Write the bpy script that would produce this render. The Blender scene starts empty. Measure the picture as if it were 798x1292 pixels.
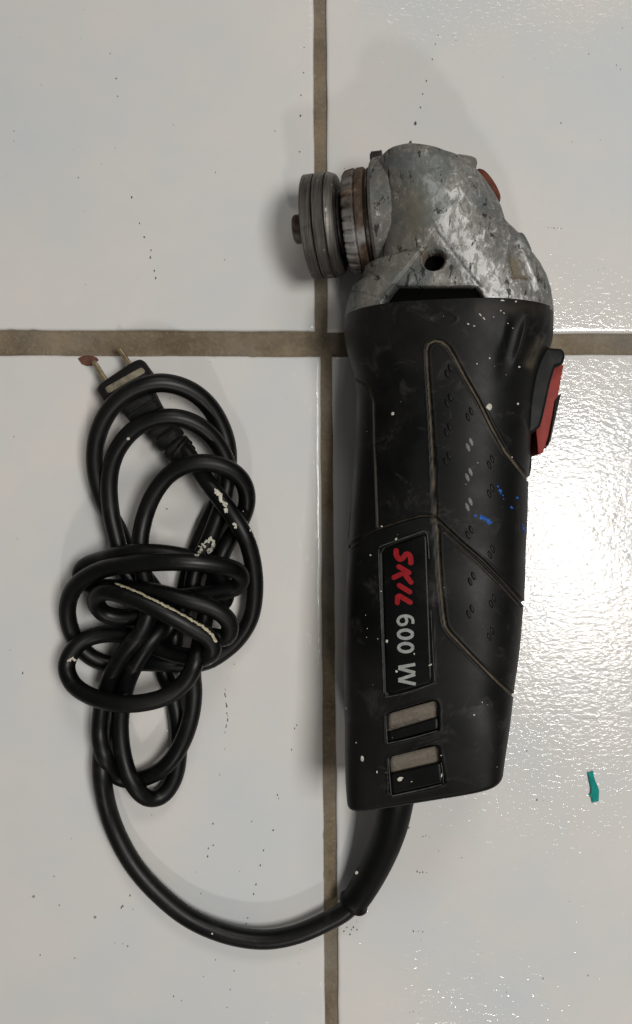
import bpy, bmesh, math, random
import numpy as np
from mathutils import Vector, Matrix
from mathutils.bvhtree import BVHTree

random.seed(7); np.random.seed(7)
S = bpy.context.scene
C = S.collection
rad = math.radians

# ------------------------------------------------------------------ camera
H = 0.38            # camera height over the floor (m)
F = 1150.0          # focal length in pixels of the 798 x 1292 photograph
cam = bpy.data.cameras.new('camera')
cam.sensor_fit = 'VERTICAL'; cam.sensor_height = 24.0
cam.lens = 24.0 * F / 1292.0
cam.clip_start = 0.01; cam.clip_end = 50
camo = bpy.data.objects.new('camera', cam); C.objects.link(camo)
camo.location = (0, 0, H)
S.camera = camo
S.render.resolution_x = 632; S.render.resolution_y = 1024

# ------------------------------------------------------------------ light: a ceiling lamp, a window side and the room
w = bpy.data.worlds.new('World'); S.world = w; w.use_nodes = True
w.node_tree.nodes['Background'].inputs[0].default_value = (1.0, 0.97, 0.92, 1)
w.node_tree.nodes['Background'].inputs[1].default_value = 0.09

def area(name, loc, target, sx, sy, power, col):
    l = bpy.data.lights.new(name, 'AREA'); l.shape = 'RECTANGLE'; l.size = sx; l.size_y = sy
    l.energy = power; l.color = col
    o = bpy.data.objects.new(name, l); C.objects.link(o); o.location = loc
    d = Vector(target) - Vector(loc); o.rotation_euler = d.to_track_quat('-Z', 'Y').to_euler()
    return o
area('ceiling_lamp', (0.41, -0.02, 1.20), (0.22, 0, 0), 0.42, 0.27, 9.6, (1.0, 0.98, 0.945))
area('window_light', (0.45, 1.95, 2.1), (0, 0, 0), 0.9, 0.6, 13.0, (1.0, 0.96, 0.90))
area('doorway_light', (0.30, -1.95, 1.75), (0, 0, 0), 0.15, 0.15, 9.5, (1.0, 0.97, 0.92))

S.view_settings.view_transform = 'Standard'
S.view_settings.look = 'None'
S.view_settings.exposure = 0.06
S.view_settings.gamma = 1.0
S.view_settings.use_curve_mapping = False

# ------------------------------------------------------------------ helpers
def P(u, v, z=0.0):
    k = (H - z) / F
    return Vector(((u - 399.0) * k, (646.0 - v) * k, z))

def link(name, me, mat, parent=None, smooth=True):
    o = bpy.data.objects.new(name, me); C.objects.link(o)
    if mat is not None and not me.materials: me.materials.append(mat)
    if parent is not None: o.parent = parent
    if smooth:
        me.polygons.foreach_set('use_smooth', [True] * len(me.polygons))
    return o

def mesh_from(name, verts, faces):
    me = bpy.data.meshes.new(name)
    me.from_pydata([tuple(map(float, p)) for p in verts], [], faces)
    me.update(); return me

def bm_obj(name, bm, mat, parent=None, smooth=True):
    bmesh.ops.recalc_face_normals(bm, faces=bm.faces)
    me = bpy.data.meshes.new(name); bm.to_mesh(me); bm.free()
    return link(name, me, mat, parent, smooth)

def bevel(o, wd, seg=3, ang=35):
    m = o.modifiers.new('bevel', 'BEVEL'); m.width = wd; m.segments = seg
    m.limit_method = 'ANGLE'; m.angle_limit = rad(ang); m.harden_normals = False
    return o

def tag(o, label, cat, group=None, kind=None):
    o['label'] = label; o['category'] = cat
    if group: o['group'] = group
    if kind: o['kind'] = kind
    return o

def interp(x, tab):
    t = np.array(tab, float)
    i = np.argsort(t[:, 0])
    return np.interp(x, t[i, 0], t[i, 1])

def smooth_interp(x, tab):
    # Catmull-Rom (monotone enough) through a table
    t = np.array(tab, float); t = t[np.argsort(t[:, 0])]
    xs, ys = t[:, 0], t[:, 1]
    m = np.gradient(ys, xs)
    x = np.clip(x, xs[0], xs[-1])
    i = np.clip(np.searchsorted(xs, x) - 1, 0, len(xs) - 2)
    h = xs[i + 1] - xs[i]; q = (x - xs[i]) / h
    return ((2*q**3 - 3*q**2 + 1) * ys[i] + (q**3 - 2*q**2 + q) * h * m[i]
            + (-2*q**3 + 3*q**2) * ys[i+1] + (q**3 - q**2) * h * m[i+1])

def sstep(x, a, b):
    t = np.clip((x - a) / (b - a), 0, 1); return t * t * (3 - 2 * t)

def dist_poly(U, V, pts, closed=False):
    pts = list(pts)
    if closed: pts = pts + [pts[0]]
    d = np.full(U.shape, 1e9)
    for (ax, ay), (bx, by) in zip(pts[:-1], pts[1:]):
        dx, dy = bx - ax, by - ay; L = dx*dx + dy*dy + 1e-9
        t = np.clip(((U - ax)*dx + (V - ay)*dy) / L, 0, 1)
        d = np.minimum(d, np.hypot(U - ax - t*dx, V - ay - t*dy))
    return d

def sdf(U, V, poly):
    d = dist_poly(U, V, poly, True)
    ins = np.zeros(U.shape, bool); n = len(poly)
    for i in range(n):
        x1, y1 = poly[i]; x2, y2 = poly[(i+1) % n]
        c = ((y1 > V) != (y2 > V)) & (U < (x2 - x1) * (V - y1) / ((y2 - y1) + 1e-12) + x1)
        ins ^= c
    return np.where(ins, -d, d)

def curve_pts(ctrl, n=8):
    """Catmull-Rom through control points (any dimension)."""
    c = [np.array(p, float) for p in ctrl]
    c = [2*c[0] - c[1]] + c + [2*c[-1] - c[-2]]
    out = []
    for i in range(1, len(c) - 2):
        p0, p1, p2, p3 = c[i-1], c[i], c[i+1], c[i+2]
        for k in range(n):
            t = k / n
            out.append(0.5*((2*p1) + (-p0+p2)*t + (2*p0-5*p1+4*p2-p3)*t*t + (-p0+3*p1-3*p2+p3)*t**3))
    out.append(c[-2]); return out

def sweep(pts, radii, nseg=20, caps=True, squash=None):
    pts = [Vector(p) for p in pts]; n = len(pts)
    T = []
    for i in range(n):
        a = pts[max(i-1, 0)]; b = pts[min(i+1, n-1)]
        T.append((b - a).normalized())
    up = Vector((0, 0, 1)) if abs(T[0].z) < 0.9 else Vector((1, 0, 0))
    N = (up - T[0]*up.dot(T[0])).normalized()
    verts, faces = [], []
    for i in range(n):
        N = (N - T[i]*N.dot(T[i])).normalized(); B = T[i].cross(N)
        r = radii[i] if hasattr(radii, '__len__') else radii
        for k in range(nseg):
            a = 2*math.pi*k/nseg
            verts.append(pts[i] + N*(r*math.cos(a)) + B*(r*math.sin(a)))
    for i in range(n-1):
        for k in range(nseg):
            k2 = (k+1) % nseg
            faces.append((i*nseg+k, i*nseg+k2, (i+1)*nseg+k2, (i+1)*nseg+k))
    if caps:
        faces.append(tuple(range(nseg-1, -1, -1)))
        faces.append(tuple((n-1)*nseg + k for k in range(nseg)))
    return verts, faces

def lathe(profile, origin, axis, nseg=96, rfun=None, name='lathe'):
    """profile = [(distance along axis, radius)], closed with end caps."""
    ax = Vector(axis).normalized(); ref = Vector((0, 1, 0))
    e1 = (ref - ax*ref.dot(ax)).normalized(); e2 = ax.cross(e1)
    verts, faces = [], []
    for j, (s, r) in enumerate(profile):
        for k in range(nseg):
            a = 2*math.pi*k/nseg; rr = r if rfun is None else rfun(s, r, a)
            verts.append(Vector(origin) + ax*s + e1*(rr*math.cos(a)) + e2*(rr*math.sin(a)))
    for j in range(len(profile)-1):
        for k in range(nseg):
            k2 = (k+1) % nseg
            faces.append((j*nseg+k, (j+1)*nseg+k, (j+1)*nseg+k2, j*nseg+k2))
    faces.append(tuple(range(nseg))); faces.append(tuple((len(profile)-1)*nseg + k for k in range(nseg-1, -1, -1)))
    bm = bmesh.new()
    me = mesh_from(name, verts, faces); bm.from_mesh(me); bpy.data.meshes.remove(me)
    return bm

def prism(poly_px, zref, z0, z1):
    """An outline given where it stands at height zref, extruded from z0 to z1."""
    bm = bmesh.new()
    pts = [P(u, v, zref) for u, v in poly_px]
    top = [bm.verts.new((p.x, p.y, z1(p.x, p.y) if callable(z1) else z1)) for p in pts]
    bot = [bm.verts.new((p.x, p.y, z0)) for p in pts]
    bm.faces.new(top); bm.faces.new(bot[::-1]); n = len(pts)
    for i in range(n): bm.faces.new((top[i], bot[i], bot[(i+1) % n], top[(i+1) % n]))
    return bm

# ------------------------------------------------------------------ materials
ROLL_ = rad(11.5)
class NT:
    def __init__(s, name):
        s.m = bpy.data.materials.new(name); s.m.use_nodes = True
        s.n = s.m.node_tree.nodes; s.l = s.m.node_tree.links
        s.b = s.n['Principled BSDF']
        s.co = s.n.new('ShaderNodeTexCoord')
    def set(s, **k):
        for a, v in k.items():
            s.b.inputs[a.replace('_', ' ')].default_value = v
        return s
    def mapping(s, scale=(1, 1, 1), rot=(0, 0, 0), src='Object'):
        m = s.n.new('ShaderNodeMapping'); m.inputs['Scale'].default_value = scale; m.inputs['Rotation'].default_value = rot
        s.l.new(s.co.outputs[src], m.inputs[0]); return m.outputs[0]
    def noise(s, scale, detail=4, rough=0.55, vec=None, dist=0.0):
        t = s.n.new('ShaderNodeTexNoise'); t.inputs['Scale'].default_value = scale
        t.inputs['Detail'].default_value = detail; t.inputs['Roughness'].default_value = rough
        t.inputs['Distortion'].default_value = dist
        s.l.new(vec if vec is not None else s.co.outputs['Object'], t.inputs['Vector']); return t.outputs[0]
    def ramp(s, src, *stops, interp='LINEAR'):
        r = s.n.new('ShaderNodeValToRGB'); r.color_ramp.interpolation = interp
        e = r.color_ramp.elements
        while len(e) < len(stops): e.new(0.5)
        for q, (p, c) in zip(e, stops):
            q.position = p
            if not hasattr(c, '__len__'): c = (c, c, c)
            q.color = (*c, 1)
        s.l.new(src, r.inputs[0]); return r.outputs[0]
    def mix(s, f, a, b, mode='MIX'):
        m = s.n.new('ShaderNodeMix'); m.data_type = 'RGBA'; m.blend_type = mode
        for val, idx in ((f, 0), (a, 6), (b, 7)):
            if hasattr(val, 'links') or hasattr(val, 'is_linked'): s.l.new(val, m.inputs[idx])
            elif idx == 0: m.inputs[0].default_value = val
            else: m.inputs[idx].default_value = (*val, 1) if hasattr(val, '__len__') else (val, val, val, 1)
        return m.outputs[2]
    def math(s, op, a, b=0.0):
        m = s.n.new('ShaderNodeMath'); m.operation = op
        for val, idx in ((a, 0), (b, 1)):
            if hasattr(val, 'is_linked'): s.l.new(val, m.inputs[idx])
            else: m.inputs[idx].default_value = val
        return m.outputs[0]
    def attr(s, name):
        a = s.n.new('ShaderNodeAttribute'); a.attribute_name = name; return a.outputs['Fac']
    def to(s, sock, inp): s.l.new(sock, s.b.inputs[inp]); return s
    def bump(s, h, strength=0.3, dist=0.001, prev=None):
        b = s.n.new('ShaderNodeBump'); b.inputs['Strength'].default_value = strength; b.inputs['Distance'].default_value = dist
        s.l.new(h, b.inputs['Height'])
        if prev is not None: s.l.new(prev, b.inputs['Normal'])
        s.l.new(b.outputs[0], s.b.inputs['Normal']); return b.outputs[0]

def m_tile(name='glazed_tile', k=1.0):
    t = NT(name); t.set(IOR=1.5, Coat_Weight=1.0, Coat_IOR=1.46, Roughness=0.6); t.b.inputs['Specular IOR Level'].default_value = 0.0
    n1 = t.noise(9, 5, 0.6); n2 = t.noise(26, 4, 0.6); n3 = t.noise(600, 3, 0.6)
    c = t.ramp(n1, (0.34, (0.56, 0.575, 0.58)), (0.50, (0.615, 0.60, 0.575)), (0.68, (0.65, 0.612, 0.57)))
    c = t.mix(t.ramp(n2, (0.42, 0.0), (0.7, 0.45)), c, (0.55, 0.575, 0.59))
    c = t.mix(t.ramp(n3, (0.66, 0.0), (0.74, 0.25)), c, (0.42, 0.40, 0.37))
    t.to(c, 'Base Color')
    # orange-peel glaze, drawn out sideways
    v = t.mapping((400, 640, 500)); a = t.noise(1.0, 2.5, 0.55, v, 0.5)
    v2 = t.mapping((150, 170, 150)); b = t.noise(1.0, 2, 0.5, v2)
    nb = t.bump(t.ramp(a, (0.32, 0.0), (0.68, 1.0)), 0.5, 0.00015*k)
    t.bump(b, 0.30, 0.00028*k, nb)
    for l in list(t.b.inputs['Normal'].links): t.l.new(l.from_socket, t.b.inputs['Coat Normal']); t.l.remove(l)
    t.to(t.ramp(t.noise(14, 4), (0.35, 0.055), (0.7, 0.10)), 'Coat Roughness')
    return t.m

def m_grout():
    t = NT('grout'); t.set(Roughness=0.9)
    n = t.noise(60, 5, 0.6); g = t.noise(620, 3, 0.75); l = t.noise(18, 3)
    c = t.ramp(n, (0.3, (0.10, 0.074, 0.046)), (0.7, (0.235, 0.183, 0.118)))
    c = t.mix(t.ramp(g, (0.54, 0.0), (0.72, 0.55)), c, (0.30, 0.25, 0.175))
    c = t.mix(t.ramp(g, (0.25, 0.7), (0.42, 0.0)), c, (0.07, 0.055, 0.042))
    c = t.mix(t.ramp(l, (0.45, 0.0), (0.65, 0.5)), c, (0.17, 0.165, 0.15))
    t.to(c, 'Base Color'); nb = t.bump(g, 0.8, 0.0006); t.bump(n, 0.5, 0.002, nb); return t.m

def m_plastic(name, base=0.010, rough=0.42, dusty=0.5, bumps=0.12, tint=(1, 1, 1.06), spec=0.17):
    t = NT(name)
    n = t.noise(45, 5, 0.65); f = t.noise(1500, 2, 0.6); sm = t.noise(16, 4, 0.6, None, 0.6)
    b0 = tuple(base*q for q in tint); b1 = tuple((base*2.0+0.002)*q for q in (1, .98, .95))
    c = t.mix(t.ramp(n, (0.40, 0.0), (0.75, dusty)), b0, b1)
    c = t.mix(t.ramp(sm, (0.5, 0.0), (0.78, dusty*0.6)), c, (0.022, 0.021, 0.019))
    v = t.mapping((90, 14, 90), (0, 0, 0.5)); s1 = t.noise(1.0, 4, 0.7, v)
    c = t.mix(t.ramp(s1, (0.66, 0.0), (0.72, dusty*0.3)), c, (0.03, 0.029, 0.027))
    p2 = t.noise(95, 6, 0.75, None, 0.9); c = t.mix(t.ramp(p2, (0.56, 0.0), (0.72, dusty*0.9)), c, (0.030, 0.029, 0.027))
    d = t.attr('dust_shade'); dn = t.noise(220, 4, 0.7)
    dm = t.math('MULTIPLY', d, t.ramp(dn, (0.30, 0.25), (0.62, 1.0)))
    c = t.mix(dm, c, (0.165, 0.132, 0.090))
    t.to(c, 'Base Color')
    r = t.mix(t.ramp(n, (0.3, 0.0), (0.7, 1.0)), rough, rough + 0.16)
    r = t.mix(dm, r, 0.85); t.to(r, 'Roughness')
    nb = t.bump(f, bumps, 0.00015); t.bump(n, 0.10, 0.0006, nb)
    t.b.inputs['Specular IOR Level'].default_value = spec
    return t.m

def m_metal(name='cast_aluminium'):
    t = NT(name)
    v = t.mapping((260, 120, 200), (0, 0, 0.18))
    p = t.noise(1.0, 5, 0.68, v, 0.4); big = t.noise(38, 4, 0.6, None, 0.8); fine = t.noise(1400, 3, 0.6)
    mid = t.noise(1.0, 6, 0.78, t.mapping((420, 250, 300), (0, 0, 0.2)), 0.6); low = t.noise(20, 3, 0.5)
    wear = t.attr('wear')
    c = t.ramp(low, (0.35, (0.118, 0.115, 0.108)), (0.65, (0.170, 0.158, 0.135)))
    # bare bright metal where the wear is strong
    k = t.math('ADD', t.math('MULTIPLY', wear, 0.17), mid)
    mask = t.math('MULTIPLY', t.ramp(k, (0.515, 0.0), (0.555, 1.0)), t.math('ADD', 0.36, t.math('MULTIPLY', wear, 0.48)))
    c = t.mix(mask, c, t.ramp(low, (0.35, (0.25, 0.247, 0.235)), (0.65, (0.33, 0.322, 0.30))))
    c = t.mix(t.ramp(k, (0.63, 0.0), (0.67, 0.85)), c, (0.55, 0.55, 0.54))
    k2 = t.math('ADD', t.math('MULTIPLY', wear, 0.10), big)
    c = t.mix(t.ramp(k2, (0.565, 0.0), (0.595, 0.6)), c, (0.09, 0.11, 0.11))
    c = t.mix(t.ramp(p, (0.375, 0.95), (0.405, 0.0)), c, (0.018, 0.020, 0.018))
    c = t.mix(t.math('MULTIPLY', t.attr('stain'), t.ramp(mid, (0.3, 0.4), (0.6, 1.0))), c, (0.17, 0.135, 0.075))
    c = t.mix(t.attr('rust'), c, (0.14, 0.062, 0.03))
    c = t.mix(t.attr('dust_shade'), c, (0.004, 0.004, 0.004))  # on the head this is black: shade put into the colour of opening and crack
    t.to(c, 'Base Color')
    t.set(Metallic=0.25)
    r = t.mix(mask, 0.62, 0.40); t.to(r, 'Roughness')
    h = t.mix(0.5, p, mid); nb = t.bump(h, 0.5, 0.0006); t.bump(fine, 0.35, 0.0002, nb)
    return t.m

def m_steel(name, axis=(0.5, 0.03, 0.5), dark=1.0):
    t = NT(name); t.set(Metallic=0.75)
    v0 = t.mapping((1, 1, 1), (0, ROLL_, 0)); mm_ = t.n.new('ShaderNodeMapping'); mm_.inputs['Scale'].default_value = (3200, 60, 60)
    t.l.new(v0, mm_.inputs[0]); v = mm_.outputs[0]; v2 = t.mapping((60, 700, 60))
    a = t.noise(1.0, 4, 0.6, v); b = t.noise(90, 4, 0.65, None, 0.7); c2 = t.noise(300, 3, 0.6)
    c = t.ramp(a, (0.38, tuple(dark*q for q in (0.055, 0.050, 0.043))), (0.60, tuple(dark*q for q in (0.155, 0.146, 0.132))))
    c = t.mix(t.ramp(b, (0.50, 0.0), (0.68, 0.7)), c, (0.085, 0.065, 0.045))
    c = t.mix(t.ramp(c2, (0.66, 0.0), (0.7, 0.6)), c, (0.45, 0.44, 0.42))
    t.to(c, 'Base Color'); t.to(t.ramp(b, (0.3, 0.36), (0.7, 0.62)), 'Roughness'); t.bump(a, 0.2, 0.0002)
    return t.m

def m_rust(name, light=0.4):
    t = NT(name); t.set(Metallic=0.15)
    a = t.noise(130, 5, 0.7, None, 0.8); b = t.noise(500, 4, 0.7); g = t.noise(60, 3)
    c = t.ramp(a, (0.36, (0.020, 0.013, 0.009)), (0.52, (0.062, 0.034, 0.020)), (0.66, (0.13, 0.095, 0.068)))
    c = t.mix(t.ramp(g, (0.50 - light*0.2, 0.0), (0.62, 0.9)), c, (0.25, 0.245, 0.235))
    c = t.mix(t.ramp(b, (0.3, 0.6), (0.42, 0.0)), c, (0.018, 0.013, 0.01))
    t.to(c, 'Base Color'); t.set(Roughness=0.75); t.bump(b, 0.6, 0.0006); return t.m

def m_flat(name, col, rough=0.5, metal=0.0, var=0.25, sc=200, bump=0.2):
    t = NT(name); t.b.inputs['Specular IOR Level'].default_value = 0.5 if metal else 0.18; t.set(Roughness=rough, Metallic=metal)
    n = t.noise(sc, 4, 0.65)
    c = t.ramp(n, (0.3, tuple(q*(1-var) for q in col)), (0.7, tuple(q*(1+var) for q in col)))
    t.to(c, 'Base Color'); t.bump(n, bump, 0.0003); return t.m

def m_hole():
    t = NT('dark_hollow'); t.set(Roughness=1.0, Base_Color=(0.002, 0.002, 0.002, 1)); t.b.inputs['Specular IOR Level'].default_value = 0.05; return t.m
M = dict(
    tile=m_tile(k=0.90), tile_smooth=m_tile('smooth_glazed_tile', 0.42), grout=m_grout(),
    plastic=m_plastic('black_plastic', 0.0018, 0.40, 0.85),
    gloss=m_plastic('black_nameplate', 0.0013, 0.30, 0.25, 0.05),
    slat=m_plastic('black_slat', 0.0025, 0.34, 0.15, 0.05),
    box=m_plastic('black_switch_box', 0.0024, 0.42, 0.4, 0.08, (0.9, 0.98, 1.15)),
    rubber=m_plastic('black_cord', 0.0014, 0.34, 0.5, 0.05, spec=0.28),
    sleeve=m_plastic('black_sleeve', 0.0016, 0.40, 0.25, 0.06),
    plug=m_plastic('black_plug', 0.0035, 0.50, 0.9, 0.2),
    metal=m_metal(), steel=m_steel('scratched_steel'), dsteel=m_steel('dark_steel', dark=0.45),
    rust=m_rust('rusty_iron', 0.0), rustlight=m_rust('worn_rusty_iron', 0.9),
    red=m_flat('red_plastic', (0.21, 0.019, 0.013), 0.5, 0, 0.25, 120, 0.1),
    redrust=m_flat('rust_red_button', (0.11, 0.034, 0.020), 0.7, 0, 0.4, 220, 0.4),
    ink_red=m_flat('red_print', (0.23, 0.008, 0.012), 0.5, 0, 0.2, 700, 0.02),
    ink_grey=m_flat('grey_print', (0.27, 0.275, 0.265), 0.5, 0, 0.22, 900, 0.05),
    worn_dot=m_flat('worn_grey_dot', (0.15, 0.15, 0.145), 0.5, 0, 0.5, 900, 0.1),
    line=m_flat('pale_edge_line', (0.055, 0.055, 0.052), 0.5, 0, 0.6, 260, 0.1),
    screen=m_flat('dusty_vent_screen', (0.145, 0.125, 0.102), 0.9, 0, 0.18, 700, 0.4),
    hole=m_hole(),
    thread=m_flat('threaded_metal', (0.33, 0.28, 0.23), 0.45, 0.5, 0.3, 500),
    white=m_flat('white_paint_speck', (0.50, 0.48, 0.41), 0.75, 0, 0.35, 900),
    cream=m_flat('cream_paint', (0.42, 0.38, 0.27), 0.75, 0, 0.35, 700, 0.5),
    blue=m_flat('blue_paint', (0.014, 0.085, 0.33), 0.6, 0, 0.4, 900),
    beige=m_flat('dusty_beige', (0.21, 0.185, 0.135), 0.7, 0, 0.4, 260, 0.3),
    brass=m_flat('tarnished_brass', (0.27, 0.21, 0.12), 0.38, 0.7, 0.4, 400, 0.2),
    teal=m_flat('teal_paint', (0.0, 0.22, 0.19), 0.6, 0, 0.2, 500, 0.3),
    clay=m_flat('brown_red_flake', (0.105, 0.048, 0.035), 0.85, 0, 0.3, 500, 0.5),
    scuff=m_flat('scuff_black', (0.10, 0.092, 0.085), 0.8, 0, 0.4, 900),
    scuffl=m_flat('scuff_grey', (0.24, 0.23, 0.21), 0.8, 0, 0.3, 900),
)

# ------------------------------------------------------------------ the floor: grout bed and four glazed tiles
bm = bmesh.new()
g = 0.0
bmesh.ops.create_grid(bm, x_segments=40, y_segments=40, size=0.44)
for v in bm.verts: v.co.z = -0.0016 + 0.00015*math.sin(v.co.x*210 + 3*math.sin(v.co.y*90))
floor = bm_obj('floor', bm, M['grout'], None)
floor['kind'] = 'structure'; floor['label'] = 'brown sandy grout bed under white glazed tiles'

def tile(c00, c10, c11, c01, mat='tile'):
    """corners anticlockwise; wavy hand-cut edge, rounded rim."""
    cs = [Vector((p.x, p.y, 0)) for p in (c00, c10, c11, c01)]
    out, nrm = [], []
    for i in range(4):
        a, b = cs[i], cs[(i+1) % 4]; d = (b-a); L = d.length; d.normalize(); nn = Vector((d.y, -d.x, 0))
        N = 170; ph = random.random()*9
        pd = (a - cs[i-1]).normalized(); pn = Vector((pd.y, -pd.x, 0))
        out.append(a.copy()); nrm.append((nn + pn))
        for k in range(1, N):
            t = k/N
            wob = 0.00010*math.sin(t*37+ph) + 0.00007*math.sin(t*91+ph*2) + random.gauss(0, 0.00003)
            if random.random() < 0.02: wob -= 0.0003
            out.append(a.lerp(b, t) + nn*wob); nrm.append(nn)
    n = len(out)
    prof = [(0.0, -0.006), (0.0, -0.0012), (0.00015, -0.0006), (0.0005, -0.00022), (0.0011, -0.00005), (0.0020, 0.0)]
    verts, faces = [], []
    for dx, z in prof:
        for p, nn in zip(out, nrm): q = p - nn*dx; verts.append((q.x, q.y, z))
    for j in range(len(prof)-1):
        for k in range(n):
            faces.append((j*n+k, j*n+(k+1) % n, (j+1)*n+(k+1) % n, (j+1)*n+k))
    faces.append(tuple((len(prof)-1)*n + k for k in range(n)))
    me = mesh_from('floor_tile', verts, faces)
    return link('floor_tile', me, M[mat], floor)

def far(u, v, sx, sy):           # a point of the joint pushed out to the tile's far corner
    return P(u, v)
L_ = 0.40
def corner(u, v): return P(u, v)
# joint lines measured on the photograph, the tiles run on to 40 cm
def tl(pc, ev, eh, sx, sy):
    """pc inner corner; ev unit vector along its vertical edge, eh along its horizontal edge."""
    a = pc; b = pc + eh*L_; c = pc + eh*L_ + ev*L_; d = pc + ev*L_
    pts = [a, b, c, d]
    ar = sum(pts[i].x*pts[(i+1) % 4].y - pts[(i+1) % 4].x*pts[i].y for i in range(4))
    if ar < 0: pts = pts[::-1]
    return tile(*pts, mat='tile_smooth' if sy > 0 else 'tile')
def unit(a, b): return (b-a).normalized()
tl(P(397.5, 417.5), unit(P(397.5, 417.5), P(395.7, 0)), unit(P(397.5, 417.5), P(0, 416)), -1, 1)
tl(P(413.3, 419.0), unit(P(413.3, 419), P(411.9, 0)), unit(P(413.3, 419), P(798, 420.6)), 1, 1)
tl(P(404.6, 449.5), unit(P(404.6, 449.5), P(410.3, 1292)), unit(P(404.6, 449.5), P(0, 448)), -1, -1)
tl(P(418.8, 449.5), unit(P(418.8, 449.5), P(427.3, 1292)), unit(P(418.8, 449.5), P(798, 447)), 1, -1)

# scuffs and specks printed on the glaze
def blob(bm, u, v, r, el=1.0, ang=0.0, z=0.00012):
    n = random.randint(7, 10); vs = []
    for k in range(n):
        a = 2*math.pi*k/n; rr = r*random.uniform(0.55, 1.2)
        x = rr*math.cos(a); y = rr*math.sin(a)*el
        vs.append(bm.verts.new(P(u + x*math.cos(ang) - y*math.sin(ang), v + x*math.sin(ang) + y*math.cos(ang)) + Vector((0, 0, z))))
    c = bm.verts.new(P(u, v) + Vector((0, 0, z*1.6)))
    for k in range(n): bm.faces.new((vs[k], vs[(k+1) % n], c))
def region(scale, ox, oy, pts):
    return [(ox + p[0]/scale, oy + p[1]/scale, *(p[2:] or (1.0,))) for p in pts]
marks = region(1.995, 0, 0, [(278,135,.9),(293,198,1.4),(297,243,.9),(36,330,.8),(36,355,.9),(198,447,1.1),(543,434,.8),(332,497,1.4),(352,562,1),(364,597,1.7),(381,630,1.3),(379,648,1.6),(389,682,1.3),(393,700,1.6),(766,120,1),(765,183,1.1),(758,240,1),(757,292,2.0),(755,382,1.5)])
marks += region(2.005, 400, 0, [(307,90,1),(300,112,.9),(292,150,1.1),(277,205,1.3),(268,238,1.3),(262,272,1.4),(249,312,2.4),(236,361,2.6),(758,165,.9),(768,176,.9),(618,311,1),(717,355,.7)])
marks += region(1.995, 0, 900, [(566,90,.8),(554,155,.8),(742,38,1.3),(748,30,1),(735,92,1),(699,205,1),(702,214,1),(634,272,1),(688,294,1.7),(537,278,1.3),(525,340,1.1),(537,332,1),(523,360,1.3),(664,345,1.2),(656,383,1.3),(604,398,.7),(645,430,1.2),(639,455,1.3),(506,453,.9),(498,495,.8),(624,515,1.1),(620,530,1.1),(328,458,1.2),(310,485,1.7),(306,489,1.3),(150,483,1.1),(137,410,.9),(180,315,.6),(290,578,.8),(322,586,1.2),(310,580,.8),(102,608,1),(513,663,.7),(590,648,.9),(580,695,.9),(438,712,1.1),(458,722,.7),(572,740,.8)])
marks += region(2.11, 420, 880, [(517,142,1.2),(544,273,1.5),(203,347,1.3),(240,370,.9),(258,372,.7),(248,368,.7),(225,463,1.1),(232,466,1.2),(240,465,1),(250,466,.9),(215,622,1.2),(228,622,.8),(240,624,.9),(30,622,1.3),(38,612,1.3),(46,630,1.4),(55,612,1.2),(65,618,1.3),(50,618,1.2),(630,543,.7),(463,784,.8),(205,838,.8),(215,836,.7),(230,840,.8),(282,408,.6)])
marks += [(148, 631, 1.0), (211, 642, 1.4), (29, 849, 1.3), (18, 551, 1.0), (296, 838, .9)]
marks = [(u, v, r*0.75) for u, v, r in marks]
bm = bmesh.new()
for (u, v, r) in marks:
    blob(bm, u, v, r, random.uniform(1.0, 2.0), random.uniform(-0.1, 0.5))
for (u0, v0, u1, v1) in [(288, 903, 284, 924), (284, 870, 287, 900)]:
    for k in (0, 1.2, 1.7, 3.4, 3.9, 4.2, 6):
        t = k/6; blob(bm, u0+(u1-u0)*t + random.uniform(-.8, .8), v0+(v1-v0)*t, random.uniform(.4, .9), 2.2, 0.2)
o = bm_obj('scuff_marks', bm, M['scuff'], floor, False); o['kind'] = 'stuff'
o['label'] = 'small black scuff specks on the tiles'
bm = bmesh.new()
for k in range(5): blob(bm, 692+4*k, 287+0.3*k, 1.0, 0.5, 0.0)
for k in range(5): blob(bm, 737+4*k, 906.5, 0.9, 0.5, 0.0)
for k in range(14):
    t = k/13; blob(bm, 785-13*t, 620+40*t+4*math.sin(t*3), 0.55, 1.6, 0.3)
for k in range(90):
    blob(bm, random.uniform(0, 798), random.uniform(0, 1292), random.uniform(0.3, 0.8), random.uniform(0.7, 1.8), random.uniform(0, 3))
for (u, v, r) in [(85/1.995, 900+462/1.995, 2.2), (240/1.995, 900+512/1.995, 2.0), (600/2.005+400, 288, 1.0), (680/2.11+420, 880+740/2.11, 1.2), (560/2.11+420, 880+748/2.11, 1.2)]:
    blob(bm, u, v, r)
o = bm_obj('faint_marks', bm, M['scuffl'], floor, False); o['kind'] = 'stuff'
o['label'] = 'faint grey specks on the tiles'

# ------------------------------------------------------------------ the angle grinder
grinder = bpy.data.objects.new('angle_grinder', None); C.objects.link(grinder)
grinder.empty_display_size = 0.05
tag(grinder, 'worn black angle grinder with grey metal head, red paddle switch and knotted black cord', 'angle grinder')

ROLL = rad(11.5); cR, sR = math.cos(ROLL), math.sin(ROLL)

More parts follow.
